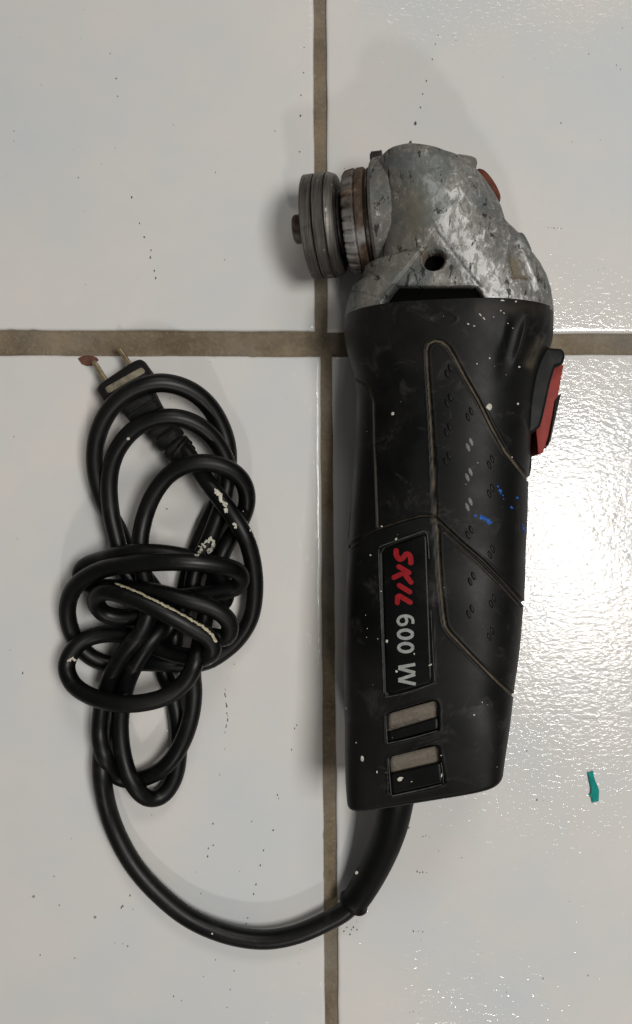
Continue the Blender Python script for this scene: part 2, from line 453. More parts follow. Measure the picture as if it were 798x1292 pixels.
def loft(ys, uL, uR, b, zc, n, shear=None, dense=420, nlow=50, inset=None):
    """rows across the tool; each row is a rolled superellipse fitted so its outline meets the given left and right edges"""
    rows = len(ys)
    thu = np.linspace(-0.22, math.pi + 0.22, dense); thl = np.linspace(math.pi + 0.22, 2*math.pi - 0.22, nlow + 2)[1:-1]
    th = np.concatenate([thu, thl]); ct, st = np.cos(th), np.sin(th)
    n = np.asarray(n)[:, None] * np.ones((rows, 1)); e = 2.0/n
    ux = np.sign(ct) * np.abs(ct)**e; uz = np.sign(st) * np.abs(st)**e
    a = (uR - uL) * 0.5 * 0.348/F; cx = ((uR + uL)*0.5 - 399)*0.348/F
    b = np.asarray(b); zc = np.asarray(zc)
    for _ in range(14):
        X = cx[:, None] + a[:, None]*ux*cR - b[:, None]*uz*sR
        Z = zc[:, None] + a[:, None]*ux*sR + b[:, None]*uz*cR
        U = 399 + F*X/(H - Z); mn, mx = U.min(1), U.max(1)
        a = a * (uR - uL)/(mx - mn); cx = cx + ((uR+uL)*0.5 - (mn+mx)*0.5)*(H-zc)/F
    if inset is not None:
        a = a - inset; b = b - inset
    X = cx[:, None] + a[:, None]*ux*cR - b[:, None]*uz*sR
    Z = zc[:, None] + a[:, None]*ux*sR + b[:, None]*uz*cR
    Y = np.repeat(np.asarray(ys)[:, None], X.shape[1], 1)
    if shear is not None: Y = Y + shear[:, None]*(X - cx[:, None])
    return np.stack([X, Y, Z], -1)

def grid_normals(G):
    du = np.gradient(G, axis=0); dv = np.roll(G, -1, 1) - np.roll(G, 1, 1)
    N = np.cross(du, dv); N /= np.linalg.norm(N, axis=-1, keepdims=True) + 1e-12
    cen = G.mean(1, keepdims=True)
    if ((G - cen)*N).sum(-1).mean() < 0: N = -N
    return N

def px(G):
    k = F/(H - G[..., 2]); return 399 + G[..., 0]*k, 646 - G[..., 1]*k

def grid_mesh(name, G):
    r, c = G.shape[:2]
    idx = np.arange(r*c).reshape(r, c); nx = np.roll(idx, -1, 1)
    q = np.stack([idx[:-1], nx[:-1], nx[1:], idx[1:]], -1).reshape(-1, 4)
    V = G.reshape(-1, 3)
    cap0 = V[:c].mean(0); cap1 = V[-c:].mean(0)
    V = np.vstack([V, cap0, cap1])
    tri0 = np.stack([idx[0], np.full(c, r*c), np.roll(idx[0], -1)], -1)
    tri1 = np.stack([np.roll(idx[-1], -1), np.full(c, r*c+1), idx[-1]], -1)
    me = bpy.data.meshes.new(name)
    nl = q.size + tri0.size + tri1.size
    me.vertices.add(len(V)); me.vertices.foreach_set('co', V.astype(np.float32).ravel())
    me.loops.add(nl); me.loops.foreach_set('vertex_index', np.concatenate([q.ravel(), tri0.ravel(), tri1.ravel()]).astype(np.int32))
    nf = len(q) + len(tri0) + len(tri1)
    starts = np.concatenate([np.arange(len(q))*4, len(q)*4 + np.arange(len(tri0)+len(tri1))*3])
    me.polygons.add(nf); me.polygons.foreach_set('loop_start', starts.astype(np.int32))
    me.update(calc_edges=True); me.validate()
    bm = bmesh.new(); bm.from_mesh(me); bmesh.ops.recalc_face_normals(bm, faces=bm.faces); bm.to_mesh(me); bm.free()
    return me

def set_attr(me, name, arr):
    n = len(me.vertices); a = me.attributes.new(name, 'FLOAT', 'POINT')
    d = np.zeros(n, np.float32); d[:arr.size] = arr.ravel(); a.data.foreach_set('value', d)

def bvh_of(G):
    r, c = G.shape[:2]; V = G.reshape(-1, 3).tolist(); idx = np.arange(r*c).reshape(r, c); nx = np.roll(idx, -1, 1)
    q = np.stack([idx[:-1], nx[:-1], nx[1:], idx[1:]], -1).reshape(-1, 4).tolist()
    return BVHTree.FromPolygons(V, q)

CAM = Vector((0, 0, H))
def drape(bvh, u, v, off=0.0):
    """the point of a surface found at this place of the photograph, lifted off along its normal"""
    d = (P(u, v, 0) - CAM).normalized()
    loc, nrm, i, dist = bvh.ray_cast(CAM, d)
    if loc is None:
        loc = P(u, v, 0.03); nrm = Vector((0, 0, 1))
    if nrm.dot(d) > 0: nrm = -nrm
    return loc + nrm*off, nrm

# ---- motor housing
HL = [(380,436),(396,435.5),(412,434.5),(430,436),(450,440),(472,447),(500,449.5),(530,449.5),(600,446),(680,440),(689,439),(740,436),(790,434),(878,435),(972,438),(1015,443),(1040,446)]
HR = [(380,700),(396,699),(412,699),(430,698),(445,694),(465,685),(500,676),(550,671),(600,667.5),(650,666),(700,664),(755,662),(800,659),(850,654),(878,650),(930,643),(972,636.5),(1000,633),(1040,630)]
y0, y1 = 0.0746, -0.1022
nr = 760
ys = np.concatenate([[y0], np.linspace(y0 - 0.0001, y1 + 0.0022, nr), y1 + 0.0022 - 0.0022*np.sin(np.linspace(0.12, math.pi/2, 14))])
vv = 646 - ys*F/0.348
b = smooth_interp(vv, [(380,.0305),(410,.0308),(440,.0300),(475,.0285),(520,.0275),(620,.0272),(760,.0274),(880,.0278),(960,.0270),(1000,.0262),(1040,.0258)])
zc = np.full_like(b, 0.0312)
nn = interp(vv, [(380, 2.35), (440, 2.35), (520, 2.5), (680, 2.75), (880, 3.2), (960, 6.0), (1020, 9.0)])
sh = sstep(vv, 560, 950)*0.232
ins = np.zeros_like(ys)
tt = np.linspace(0.12, math.pi/2, 14); ins[-14:] = 0.0022*(1-np.cos(tt))
ins[0] = 0.0006
HG = loft(ys, smooth_interp(vv, HL), smooth_interp(vv, HR), b, zc, nn, sh, inset=ins)
HN = grid_normals(HG)
HB = bvh_of(HG)
U, V = px(HG)
top = (HN[..., 2] > -0.15)
G1 = [(667.6,605.6),(655,590),(638.6,570),(621,539),(604.5,506),(587,476),(572,448),(566,438),(558,431.5),(549,430),(541,434),(538.5,442),(539,460),(543,519),(547,596),(549,651)]
G2 = [(450,479),(458,482),(466,490),(471.6,506),(473,562),(475.5,615),(477,664)]
G3 = [(439.5,690),(458,677),(477,667),(511,656),(530,651),(543,650.5),(549,653),(556,660),(582,684),(610.5,708),(636,734),(662,762)]
G3b = [(562,672),(603,709.5),(630,737),(657,765)]
G4 = [(549,653),(552,668),(554,715),(557,750),(560,779),(562,790),(568,799),(588,820),(610.5,843),(630,862),(648,877)]
PL = [(479,698),(484,690),(505,681),(525,673),(533,670),(539,672),(541,680),(543,720),(545.5,790),(548,850),(547,863),(530,869),(505,877),(488,880),(485.5,874),(483,820),(480,750)]
VENT1 = [(486.5,903),(489,899),(515,892),(543,883),(551,884),(554,890),(554,921),(535,927),(490,938.5),(487.5,936)]
VENT2 = [(490,958),(493,954),(520,948),(545,940),(552,941),(554.5,946),(557,962),(559,989),(540,994),(494,1004),(491.5,1000)]
FOLD = [(665,396),(661,415),(656,435),(648,462)]
FOLD2 = [(640,398),(636,420),(634,440)]
TRI = [(436, 560), (452, 560)]
disp = np.zeros(U.shape); dust_shade = np.zeros(U.shape)
def groove(line, wd, depth, du=0.0, lip=0.0):
    global disp, dust_shade
    d = dist_poly(U, V, line)
    disp = np.where(top, disp - depth*(1 - sstep(d, wd*0.35, wd)), disp)
    if lip: disp = np.where(top, disp + lip*np.exp(-((d - wd*1.35)/(wd*0.45))**2), disp)
    if du: dust_shade = np.where(top, np.maximum(dust_shade, du*(1 - sstep(d, wd*0.2, wd*0.75))), dust_shade)
groove(G1, 2.7, 0.0007, 0.65, 0.00008)
groove(G2, 2.2, 0.0006, 0.45, 0.00010)
groove(G3, 2.4, 0.0009, 0.22, 0.00014)
groove(G3b, 1.6, 0.0005, 0.35, 0.0001)
groove(G4, 2.8, 0.0007, 0.65, 0.0001)
# name panel: flat sunk field with a fine raised rim
d = sdf(U, V, PL)
disp = np.where(top, disp - 0.0004*(1 - sstep(d, -3.5, -1.5)) + 0.00028*np.exp(-(d/1.1)**2), disp)
for q in (VENT1, VENT2):
    d = sdf(U, V, q)
    disp = np.where(top, disp - 0.0045*(1 - sstep(d, -2.0, 0.3)) + 0.00025*np.exp(-((d-1.5)/1.3)**2), disp)
# the fold running from the collar down into the grip, and the thumb hollow left of it
d = dist_poly(U, V, FOLD); disp = np.where(top, disp + 0.0009*np.exp(-(d/3.2)**2)*sstep(V, 388, 415)*(1-sstep(V, 440, 466)), disp)
d = dist_poly(U, V, [(653,398),(648,420),(640,450),(634,480)]); disp = np.where(top, disp - 0.0010*np.exp(-(d/9)**2)*sstep(V, 388, 420)*(1-sstep(V, 440, 490)), disp)
d = dist_poly(U, V, FOLD2); disp = np.where(top, disp + 0.0003*np.exp(-(d/5)**2)*sstep(V, 388, 410)*(1-sstep(V, 420, 445)), disp)
d = dist_poly(U, V, [(683,425),(675,445),(668,465)]); disp = np.where(top, disp + 0.0008*np.exp(-(d/4.0)**2), disp)
# oval boss cast on the collar
eo = np.hypot((U-560)/17.0, (V-402)/8.0)
disp = np.where(top, disp + 0.00010*np.exp(-((eo-1)/0.12)**2), disp)
# general slight unevenness
disp = disp + 0.00010*np.sin(U*0.05 + 2*np.sin(V*0.021))*np.sin(V*0.037)
# dull dusty haze near the collar rim
dust_shade = np.maximum(dust_shade, np.where(top, 0.10*np.exp(-((V-388)/10.0)**2)*(U > 600), 0))
dd = dist_poly(U, V, [(681,432),(672,448),(668,460)]); dust_shade = np.maximum(dust_shade, np.where(top, 0.28*np.exp(-(dd/6.0)**2), 0))
HGd = HG + HN*disp[..., None]
me = grid_mesh('motor_housing', HGd); set_attr(me, 'dust_shade', dust_shade)
housing = link('motor_housing', me, M['plastic'], grinder)

def ribbon(name, line, wpx, off, mat, parent, bvh=None, thick=0.00025, n=6, round_caps=False, closed=False):
    """a thin raised strip lying on a surface along a line"""
    bvh = bvh or HB
    pts = curve_pts([(*p,) for p in line], n) if n > 1 else [np.array(p, float) for p in line]
    verts, faces = [], []
    m = len(pts); Lt = [0.0]
    for i in range(1, m): Lt.append(Lt[-1] + float(np.hypot(*(pts[i]-pts[i-1]))))
    for i, p in enumerate(pts):
        a = pts[max(i-1, 0)]; c = pts[min(i+1, m-1)]; t = (c-a)/(np.hypot(*(c-a)) + 1e-9); nn_ = np.array([-t[1], t[0]])
        w_ = wpx*0.5
        if round_caps:
            e = min(Lt[i], Lt[-1]-Lt[i]); w_ *= math.sqrt(max(0.05, 1-(1-min(e/(wpx*0.5), 1))**2))
        for sgn, dz in ((-1, -0.0004), (-1, thick), (1, thick), (1, -0.0004)):
            q, _ = drape(bvh, p[0]+nn_[0]*w_*sgn, p[1]+nn_[1]*w_*sgn, off+dz)
            verts.append(q)
    for i in range(m-1):
        for k in range(3): faces.append((i*4+k, i*4+k+1, (i+1)*4+k+1, (i+1)*4+k))
    faces.append((0, 1, 2, 3)); faces.append(((m-1)*4+3, (m-1)*4+2, (m-1)*4+1, (m-1)*4))
    return verts, faces
def joined(name, parts, mat, parent, smooth=False):
    V_, F_ = [], []
    for v_, f_ in parts:
        b0 = len(V_); V_ += list(v_); F_ += [tuple(i+b0 for i in f) for f in f_]
    bm = bmesh.new(); me = mesh_from(name, V_, F_); bm.from_mesh(me); bpy.data.meshes.remove(me)
    return bm_obj(name, bm, mat, parent, smooth)

def patch(name, quad, rpx, off, mat, parent, nu=24, nv=40, bvh=None, thick=0.0006, slope=0.0):
    """a plate with rounded corners laid on the surface; quad = TL, TR, BR, BL"""
    bvh = bvh or HB
    TL, TR, BR, BL = [np.array(q, float) for q in quad]
    hgt = np.hypot(*(BL-TL)); wid = np.hypot(*(TR-TL))
    top_, faces = [], []
    for j in range(nv+1):
        t = j/nv; yy = t*hgt; e = min(yy, hgt-yy)
        ins_ = 0 if e >= rpx else rpx - math.sqrt(max(0, rpx*rpx - (rpx-e)**2))
        a = TL*(1-t) + BL*t; b_ = TR*(1-t) + BR*t; dd_ = (b_-a)/np.hypot(*(b_-a))
        a = a + dd_*ins_; b_ = b_ - dd_*ins_
        for i in range(nu+1):
            p = a + (b_-a)*i/nu; q, n_ = drape(bvh, p[0], p[1], off + slope*t); top_.append((q, n_))
    W = nu+1; verts = [q for q, _ in top_] + [q - n_*thick for q, n_ in top_]; K = len(top_)
    for j in range(nv):
        for i in range(nu):
            a = j*W+i; faces.append((a, a+1, a+W+1, a+W)); faces.append((K+a, K+a+W, K+a+W+1, K+a+1))
    bd = [i for i in range(W)] + [j*W+nu for j in range(1, nv+1)] + [nv*W+i for i in range(nu-1, -1, -1)] + [j*W for j in range(nv-1, 0, -1)]
    for i in range(len(bd)):
        a, b2 = bd[i], bd[(i+1) % len(bd)]; faces.append((a, K+a, K+b2, b2))
    bm = bmesh.new(); me = mesh_from(name, verts, faces); bm.from_mesh(me); bpy.data.meshes.remove(me)
    return bm_obj(name, bm, mat, parent, True)

nameplate = patch('nameplate', [(482,692.5),(538.5,672.5),(545.5,861.5),(487,877.5)], 6, -0.00015, M['gloss'], housing, 18, 50)
nameplate['label'] = 'black nameplate with red and grey lettering'

# lettering of the nameplate
K_ = 12.92
def lp(X, Y): return (485 + X/K_, 680 + Y/K_)
sk = []
sk.append(ribbon('', [lp(*q) for q in [(203,150),(196,215),(205,275),(245,325),(295,320),(330,275),(365,245),(410,262),(432,320),(436,375),(434,430)]], 6.6, 0.00002, None, None, round_caps=True, thick=0.00012))
for i, (a, b_) in enumerate([((205,430),(440,570)), ((125,645),(310,555)), ((310,540),(462,738)), ((212,735),(455,885)), ((215,905),(462,1055)), ((222,900),(215,1080))]):
    a, b_ = np.array(a, float), np.array(b_, float)
    ln = [lp(*(a + (b_-a)*t)) for t in (0, .07, .14, .3, .5, .7, .86, .93, 1)]
    sk.append(ribbon('', ln, 6.2, 0.00002 + 0.00002*(i+1), None, None, n=1, round_caps=True, thick=0.00012))
lt = joined('red_lettering', sk, M['ink_red'], nameplate); lt['label'] = 'red brand word in slanted capitals'

K7 = 5.87
def q7(X, Y): return (470 + X/K7, 660 + Y/K7)
gl = []
# '6'
gl.append(ribbon('', [q7(*q) for q in [(300,745),(302,725),(292,702),(265,688),(235,687),(208,695),(193,712),(191,732),(205,750),(225,753),(247,745),(256,727),(252,706),(244,694)]], 3.5, 0.00002, None, None, thick=0.00012))
for yc, k in ((823, 0.0), (922, 2.0)):
    pts = [q7(246 + k + 52*math.cos(a), yc + 31*math.sin(a)) for a in np.linspace(0, 2*math.pi, 25)]
    gl.append(ribbon('', pts, 4.0, 0.00002, None, None, n=2, thick=0.00012))
W_ = [((318,1046),(194,1068)), ((194,1075),(318,1108)), ((318,1120),(194,1160)), ((194,1165),(322,1192))]
for i, (a, b_) in enumerate(W_):
    a, b_ = np.array(a, float), np.array(b_, float)
    gl.append(ribbon('', [q7(*(a+(b_-a)*t)) for t in (0, .25, .5, .75, 1)], 4.0, 0.00002 + 0.000015*(i+1), None, None, n=1, thick=0.00012))
lt = joined('grey_lettering', gl, M['ink_grey'], nameplate); lt['label'] = 'grey power rating lettering'
# pale strips along the plate rim
rim = [ribbon('', [(479,691),(484,688),(508,679.5),(524,674)], 1.1, 0.0002, None, None, thick=0.00018),
       ribbon('', [(524,674),(533,670.5),(538,672),(540,678),(542,705)], 1.0, 0.0002, None, None, thick=0.00015),
       ribbon('', [(478.5,693),(479.5,730),(482,790),(483.5,830),(485,874)], 1.3, 0.0002, None, None, thick=0.00018),
       ribbon('', [(486,879.5),(505,876),(530,868.5),(547.5,862)], 0.8, 0.0002, None, None, thick=0.00012),
       ribbon('', [(544,770),(546.5,820),(548.8,858)], 0.8, 0.0002, None, None, thick=0.00012)]
r_ = joined('plate_rim', rim, M['line'], nameplate)

# vents: dusty screen behind, black slats in front
for s, q in (('a', [(487.5,903),(553,885),(553,917),(488,937)]), ('b', [(491,958),(554,943),(559,985),(494,1002)])):
    patch('vent_screen', q, 2, -0.0030, M['screen'], housing, 14, 10, thick=0.0004)
patch('vent_slat', [(487,925.5),(553.5,906),(553.8,920),(488.5,937)], 1.5, -0.0012, M['slat'], housing, 14, 8, thick=0.0028, slope=0.0006)
patch('vent_slat', [(491.5,978),(557,963),(559.5,988),(494,1003)], 1.5, -0.0006, M['slat'], housing, 14, 10, thick=0.0032, slope=0.0004)
vr = [ribbon('', [(487,903),(488,922),(489,937)], 0.9, 0.0001, None, None, thick=0.0002),
      ribbon('', [(489,938),(520,931),(552,922)], 0.9, 0.0001, None, None, thick=0.0002),
      ribbon('', [(490.5,957),(492,980),(494,1003)], 1.0, 0.0001, None, None, thick=0.0002),
      ribbon('', [(495,1004),(530,996.5),(558,989.5)], 1.2, 0.0001, None, None, thick=0.0002),
      ribbon('', [(557,962),(559,975),(559.8,988)], 0.9, 0.0001, None, None, thick=0.0002),
      ribbon('', [(487.5,922),(510,916),(530,909.5)], 0.7, -0.0010, None, None, thick=0.0002)]
joined('vent_rim', vr, M['line'], housing)

# pairs of raised crescents on the grip panels
def grip_mesh():
    bm = bmesh.new()
    for sx, sy in ((0.00055, 0.0010), (-0.00055, -0.0010)):
        ring = []
        for lvl, (k, z) in enumerate([(1.0, -0.0006), (0.95, 0.00005), (0.60, 0.00018)]):
            r = []
            for i in range(12):
                a = 2*math.pi*i/12; x = 0.00068*k*math.cos(a); y = 0.00165*k*math.sin(a)
                x, y = x*math.cos(0.35) - y*math.sin(0.35), x*math.sin(0.35) + y*math.cos(0.35)
                r.append(bm.verts.new((x+sx, y+sy, z)))
            ring.append(r)
        for l in range(2):
            for i in range(12): bm.faces.new((ring[l][i], ring[l][(i+1) % 12], ring[l+1][(i+1) % 12], ring[l+1][i]))
        bm.faces.new(ring[-1]); bm.faces.new(ring[0][::-1])
    return bm
gd0 = None
def c2(x, y): return (400 + x/2.347, 370 + y/2.347)
def c3(x, y): return (400 + x/2.66, 640 + y/2.66)
dots = [c2(390,230), c2(390,318), c2(388,405), c2(386,490), c2(452,358), c2(452,448), c2(450,537), c2(450,625), c2(452,708),
        c2(515,500), c2(515,585), c3(520,240), c3(585,150), c3(590,315), c3(515,350), c3(583,425)]
worn = {5, 6, 7}
for i, (u, v) in enumerate(dots):
    if gd0 is None:
        gd0 = bm_obj('grip_dot', grip_mesh(), M['plastic'], housing, True); o = gd0
    else:
        o = gd0.copy(); C.objects.link(o); o.parent = housing
        if i in worn:
            if i == 5: gw = gd0.data.copy(); gw.materials.clear(); gw.materials.append(M['worn_dot'])
            o.data = gw; o['label'] = 'grip dot worn pale'
    q, n_ = drape(HB, u, v, 0.0001)
    o.rotation_mode = 'QUATERNION'; o.rotation_quaternion = n_.to_track_quat('Z', 'Y'); o.location = q
    # keep the crescents' long side along the tool
    yax = Vector((0, 1, 0)); yax = (yax - n_*yax.dot(n_)).normalized(); xax = yax.cross(n_)
    o.rotation_quaternion = Matrix((xax, yax, n_)).transposed().to_quaternion()

# paint specks that landed on the housing
def specks(name, lst, mat, parent, bvh, off=0.00015, label=None):
    bm = bmesh.new()
    for (u, v, r, el, ang) in lst:
        n = 9; c, nn_ = drape(bvh, u, v, off + 0.0002); cv = bm.verts.new(c); vs = []
        for k in range(n):
            a = 2*math.pi*k/n; rr = r*random.uniform(0.7, 1.15); x = rr*math.cos(a); y = rr*math.sin(a)*el
            q, _ = drape(bvh, u + x*math.cos(ang) - y*math.sin(ang), v + x*math.sin(ang) + y*math.cos(ang), off)
            vs.append(bm.verts.new(q))
        for k in range(n): bm.faces.new((vs[k], vs[(k+1) % n], cv))
    o = bm_obj(name, bm, mat, parent, True); o['kind'] = 'stuff'
    if label: o['label'] = label
    return o
ws = [(496,522,2.2,1.1,0), (617.5,513.5,3.6,1.25,0.2), (602,459,1,1,0), (618,452,1.2,1,0), (655,463,1.4,1,0), (653.5,509.5,1.3,1,0), (603,584,.7,1,0), (588,611,.6,1,0),
      (500,680.5,1.5,1.5,0.2), (468,700.5,1.3,1,0), (488.5,809,1.7,1.2,0), (543,839,2.6,0.45,-0.4), (500.5,847,1.8,0.8,0.5), (463,804,.6,1,0), (462,776,.6,1,0), (477,806,.7,1,0),
      (464,793,.6,1,0), (523,825,1.0,1.4,0), (481,746,1.0,1,0),
      (457.5,957.5,2.1,1.9,0), (450,937,1.0,1,0), (476,974,.9,2,0), (437.5,894,1.2,1.5,0), (505,982.5,4.4,0.62,-0.3), (519.5,986,1.2,0.6,-0.5), (557,953,1.2,1.2,0),
      (557.5,978,1.0,3,0), (598.5,902,1.1,1,0), (608.5,886,.9,1,0), (482,664,1.3,0.8,0), (646,577,.9,1,0)]
ws += [(c2(448,91)[0], c2(448,91)[1], 1.6, 0.6, .3), (c2(466,97)[0], c2(466,97)[1], 1.6, 0.5, .3), (606,397,2.4,0.4,0.8), (611,402,2.2,0.4,0.8), (632,392,1.0,1,0), (636,395,1.2,.5,.8), (641,408,1.1,.6,.5), (647,414,1.0,.6,.5), (651,380.5,1.2,1,0), (623,400,.8,1,0), (560,399,.5,1,0), (532,378,1.2,.4,0)]
for k in range(16):
    ws.append((random.uniform(450, 655), random.uniform(400, 980), random.uniform(0.25, 0.5), random.uniform(0.7, 1.5), 0))
specks('paint_specks', ws, M['white'], housing, HB, label='dried white paint specks on the black housing')
bs = []
for (cu, cv_, sx, sy, n) in [(632,621,3,6,14), (611,654,7,3,22), (617,659,4,3,12), (661,668,1.5,6,7), (645,640,1,2,3), (652,628,3,1.5,3)]:
    for k in range(n):
        t = random.gauss(0, 0.5); bs.append((cu + t*sx + random.gauss(0, .7), cv_ + t*sy + random.gauss(0, 0.9), random.uniform(0.8, 2.1), random.uniform(0.4, 1.0), random.uniform(0, 3)))
specks('blue_paint_smears', bs, M['blue'], housing, HB, 0.0001, 'small bright blue paint smears on the grip')

# specular line of the shell's lower left seam, painted as a pale grey strip
seam_pts = [P(451.5, 527, 0.030), P(448, 580, 0.030), P(443, 640, 0.030), P(439.5, 678, 0.030)]
pts = curve_pts([tuple(p) for p in seam_pts], 8)
v_, f_ = sweep(pts, 0.00022, 8)
link('shell_seam_glint', mesh_from('shell_seam_glint', v_, f_), M['ink_grey'], housing)

# ---- switch box and red paddle
def zroll(base):                      # height that follows the tool's roll
    return lambda x, y: base + (x - 0.075)*sR*0.6
bx = [(640,452),(655,446),(690,438.5),(708,440),(712.5,443),(713,451),(710,461),(701,462),(698,472),(694,486),(690,505),(685,528),(681.5,539),(673,546),(665,549),(655,560),(640,556)]
o = bm_obj('switch_box', prism(bx, 0.0455, 0.013, 0.0465), M['box'], grinder, True); bevel(o, 0.0014, 4)
rd = [(694,459),(705,458.5),(710.5,461.5),(707.5,478),(704,498),(699,507),(696,526),(691,551),(688,561),(684.5,571.5),(680,574),(678.5,573.5),(677.5,560),(676,545),(680,525),(688,490)]
paddle = bm_obj('paddle_switch', prism(rd, 0.0395, 0.018, 0.0405), M['red'], grinder, True); bevel(paddle, 0.0012, 4)
paddle['label'] = 'red plastic paddle switch'
bk = [(684,560),(690,562),(693,553),(699,515),(700,505),(706,499),(707.5,497),(704,512),(700,530),(694.5,556),(689,566)]
o = bm_obj('paddle_edge', prism(bk, 0.028, 0.014, 0.029), M['rubber'], paddle, True); bevel(o, 0.0006, 2)
br = [(665,548),(669,547),(671.5,556),(673,575),(672,588),(668.5,598),(666,600)]
o = bm_obj('switch_bracket', prism(br, 0.036, 0.016, 0.034), M['beige'], grinder, True); bevel(o, 0.0006, 2)
br = [(664,560),(668,556),(669.5,575),(669,590),(667,602),(664,600)]
o = bm_obj('switch_slot_cover', prism(br, 0.036, 0.016, 0.0385), M['box'], grinder, True); bevel(o, 0.0008, 2)

# ---- gear head
ytop = (646-184.5)*0.335/F
e_end = 20
tt = np.linspace(0, math.pi/2, 46)
ysA = np.linspace(0.0735, 0.1180, 250)
ysB = 0.1180 + (ytop - 0.1180)*np.linspace(0, 1, 111)[1:]**0.55
ys = np.concatenate([ysA, ysB])
dep = interp(ys, [(0.075, 0.348), (0.112, 0.348), (0.135, 0.335)])
vv = 646 - ys*F/dep
GL = [(184.5,500),(186,487),(188,482),(191,478),(196,475),(205,474),(230,474),(300,475),(330,474.5),(334,474),(339,460),(345,458),(354,458),(359,452),(364,444),(372,441),(384,438),(396,435.5),(402,435.5)]
GR = [(184.5,522),(186,542),(190,556),(195,568),(201,580),(210,596),(220,606),(232,614),(250,624),(262,630),(276,635),(290,639),(300,648),(310,659),(325,667),(335,676),(345,684),(356,690),(372,695),(388,698),(402,699)]
b = smooth_interp(vv, [(184.5,.0085),(185.5,.014),(188,.0185),(192,.0218),(200,.0248),(212,.0268),(235,.0280),(300,.0290),(360,.0300),(402,.0305)])
zc = interp(vv, [(184, .0300), (402, .0312)])
nn = interp(vv, [(184, 2.3), (230, 2.5), (330, 2.6), (402, 2.35)])
GG = loft(ys, interp(vv, GL), interp(vv, GR), b, zc, nn, None, dense=440)
GN = grid_normals(GG); GB = bvh_of(GG)
U, V = px(GG); top = GN[..., 2] > -0.1
disp = np.zeros(U.shape)
# facets of the casting: ridge from the triangle's tip up to the crown, planes falling away to both sides
ridge = interp(V, [(185, 512), (230, 525), (290, 550), (360, 603), (400, 640)])
# left of the ridge the wall is drawn in flat
ll = np.clip((ridge - U)/60.0, 0, 1.2)
disp = np.where(top, disp - 0.0016*sstep(ll, 0, 1)*(1-sstep(V, 290, 350)), disp)
# raised worn bar right of the ridge
disp = np.where(top & (V < 400), disp + 0.0003*np.exp(-(((U - ridge) - 9)/10.0)**2)*sstep(V, 195, 240), disp)
tri = [(550,289),(497,357),(607,361)]
d = sdf(U, V, tri)
disp = np.where(top, disp - 0.0010*(1 - sstep(d, -1.4, 0.6)) - 0.0004*np.exp(-(d/1.2)**2), disp)
# bottom-left ribs of the flange
d = dist_poly(U, V, [(443,366),(470,374),(487,378)]); disp = np.where(top, disp - 0.0004*np.exp(-(d/2.0)**2), disp)
d = dist_poly(U, V, [(458,340),(468,345),(480,352)]); disp = np.where(top, disp - 0.0003*np.exp(-(d/1.6)**2), disp)
# opening over the housing
GAP = [(499,359.5),(601,359.5),(607,367),(614,380),(614,400),(480,400),(482,380),(491,369)]
d = sdf(U, V, GAP); disp = np.where(top, disp - 0.0050*(1 - sstep(d, -1.5, 0.6)) + 0.0002*np.exp(-((d-1.5)/1.5)**2), disp)
gapmask = 1 - sstep(d, -1.0, 0.3)
# side handle hole
hd = np.hypot((U-546.5)/15.3, (V-326)/14.0)
holem = np.where(top, 1 - sstep(hd, 1.00, 1.04), 0)
disp = np.where(top, disp + 0.00018*np.exp(-((hd-1.1)/0.07)**2), disp)
# cast hollow on the right flank, with stain
HOL = [(640,296),(655,300),(664,325),(672,345),(670,354),(646,352),(640,330)]
d = sdf(U, V, HOL); disp = np.where(top, disp - 0.0016*(1 - sstep(d, -9, 1)), disp)
d = dist_poly(U, V, [(655,310),(663,330),(672,352),(678,366)]); disp = np.where(top, disp + 0.0012*np.exp(-(d/2.6)**2), disp)
# fine unevenness of an old casting
disp = disp + np.where(top, 0.00012*np.sin(U*0.19 + 3*np.sin(V*0.07))*np.sin(V*0.16 + 2*np.sin(U*0.05)), 0)
# crack line at the bearing cover
d = dist_poly(U, V, [(487,215),(485.5,250),(484,265),(481,300),(479.5,322)]); disp = np.where(top, disp - 0.0007*np.exp(-(d/1.3)**2), disp)
crack = np.exp(-(d/1.2)**2)
GGd = GG + GN*disp[..., None] - np.array([-sR, 0.0, cR])*0.011*holem[..., None]
wear = np.zeros(U.shape) + 0.25*sstep(U-ridge, -10, 15)
wear += 0.75*np.exp(-(((U-ridge)-22)/26.0)**2)*sstep(V, 190, 260)
d = dist_poly(U, V, [(560,297),(585,335),(612,372),(660,385)]); wear = np.maximum(wear, 0.95*np.exp(-(d/10.0)**2))
d = dist_poly(U, V, [(655,305),(663,330),(672,352),(678,366)]); wear = np.maximum(wear, 1.25*np.exp(-(d/4.0)**2))
d = dist_poly(U, V, [(520,352),(560,350),(590,356)]); wear = np.maximum(wear, 0.5*np.exp(-(d/8.0)**2))
d = dist_poly(U, V, [(530,190),(560,205),(590,225)]); wear = np.maximum(wear, 0.35*np.exp(-(d/9.0)**2))
stain = 1.1*np.exp(-((U-521)/20.0)**2 - ((V-268)/34.0)**2)*0.5
d = sdf(U, V, [(641,320),(660,322),(666,352),(645,352)]); stain = np.maximum(stain, 0.75*(1 - sstep(d, -8, 4)))
rust = np.zeros(U.shape)
d = dist_poly(U, V, [(645,351),(655,350),(665,352)]); rust = np.maximum(rust, 0.8*np.exp(-(d/1.5)**2))
dk = np.maximum(gapmask, 0.9*crack)  # painted dark: black housing behind the opening, shade in the crack
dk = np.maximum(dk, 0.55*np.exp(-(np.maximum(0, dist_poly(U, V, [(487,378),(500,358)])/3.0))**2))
me = grid_mesh('gear_housing', GGd)
for nme, arr in (('wear', wear), ('stain', stain), ('rust', rust), ('dust_shade', dk)): set_attr(me, nme, np.where(top, arr, 0))
head = link('gear_housing', me, M['metal'], grinder)
head['label'] = 'scratched grey cast gear housing'
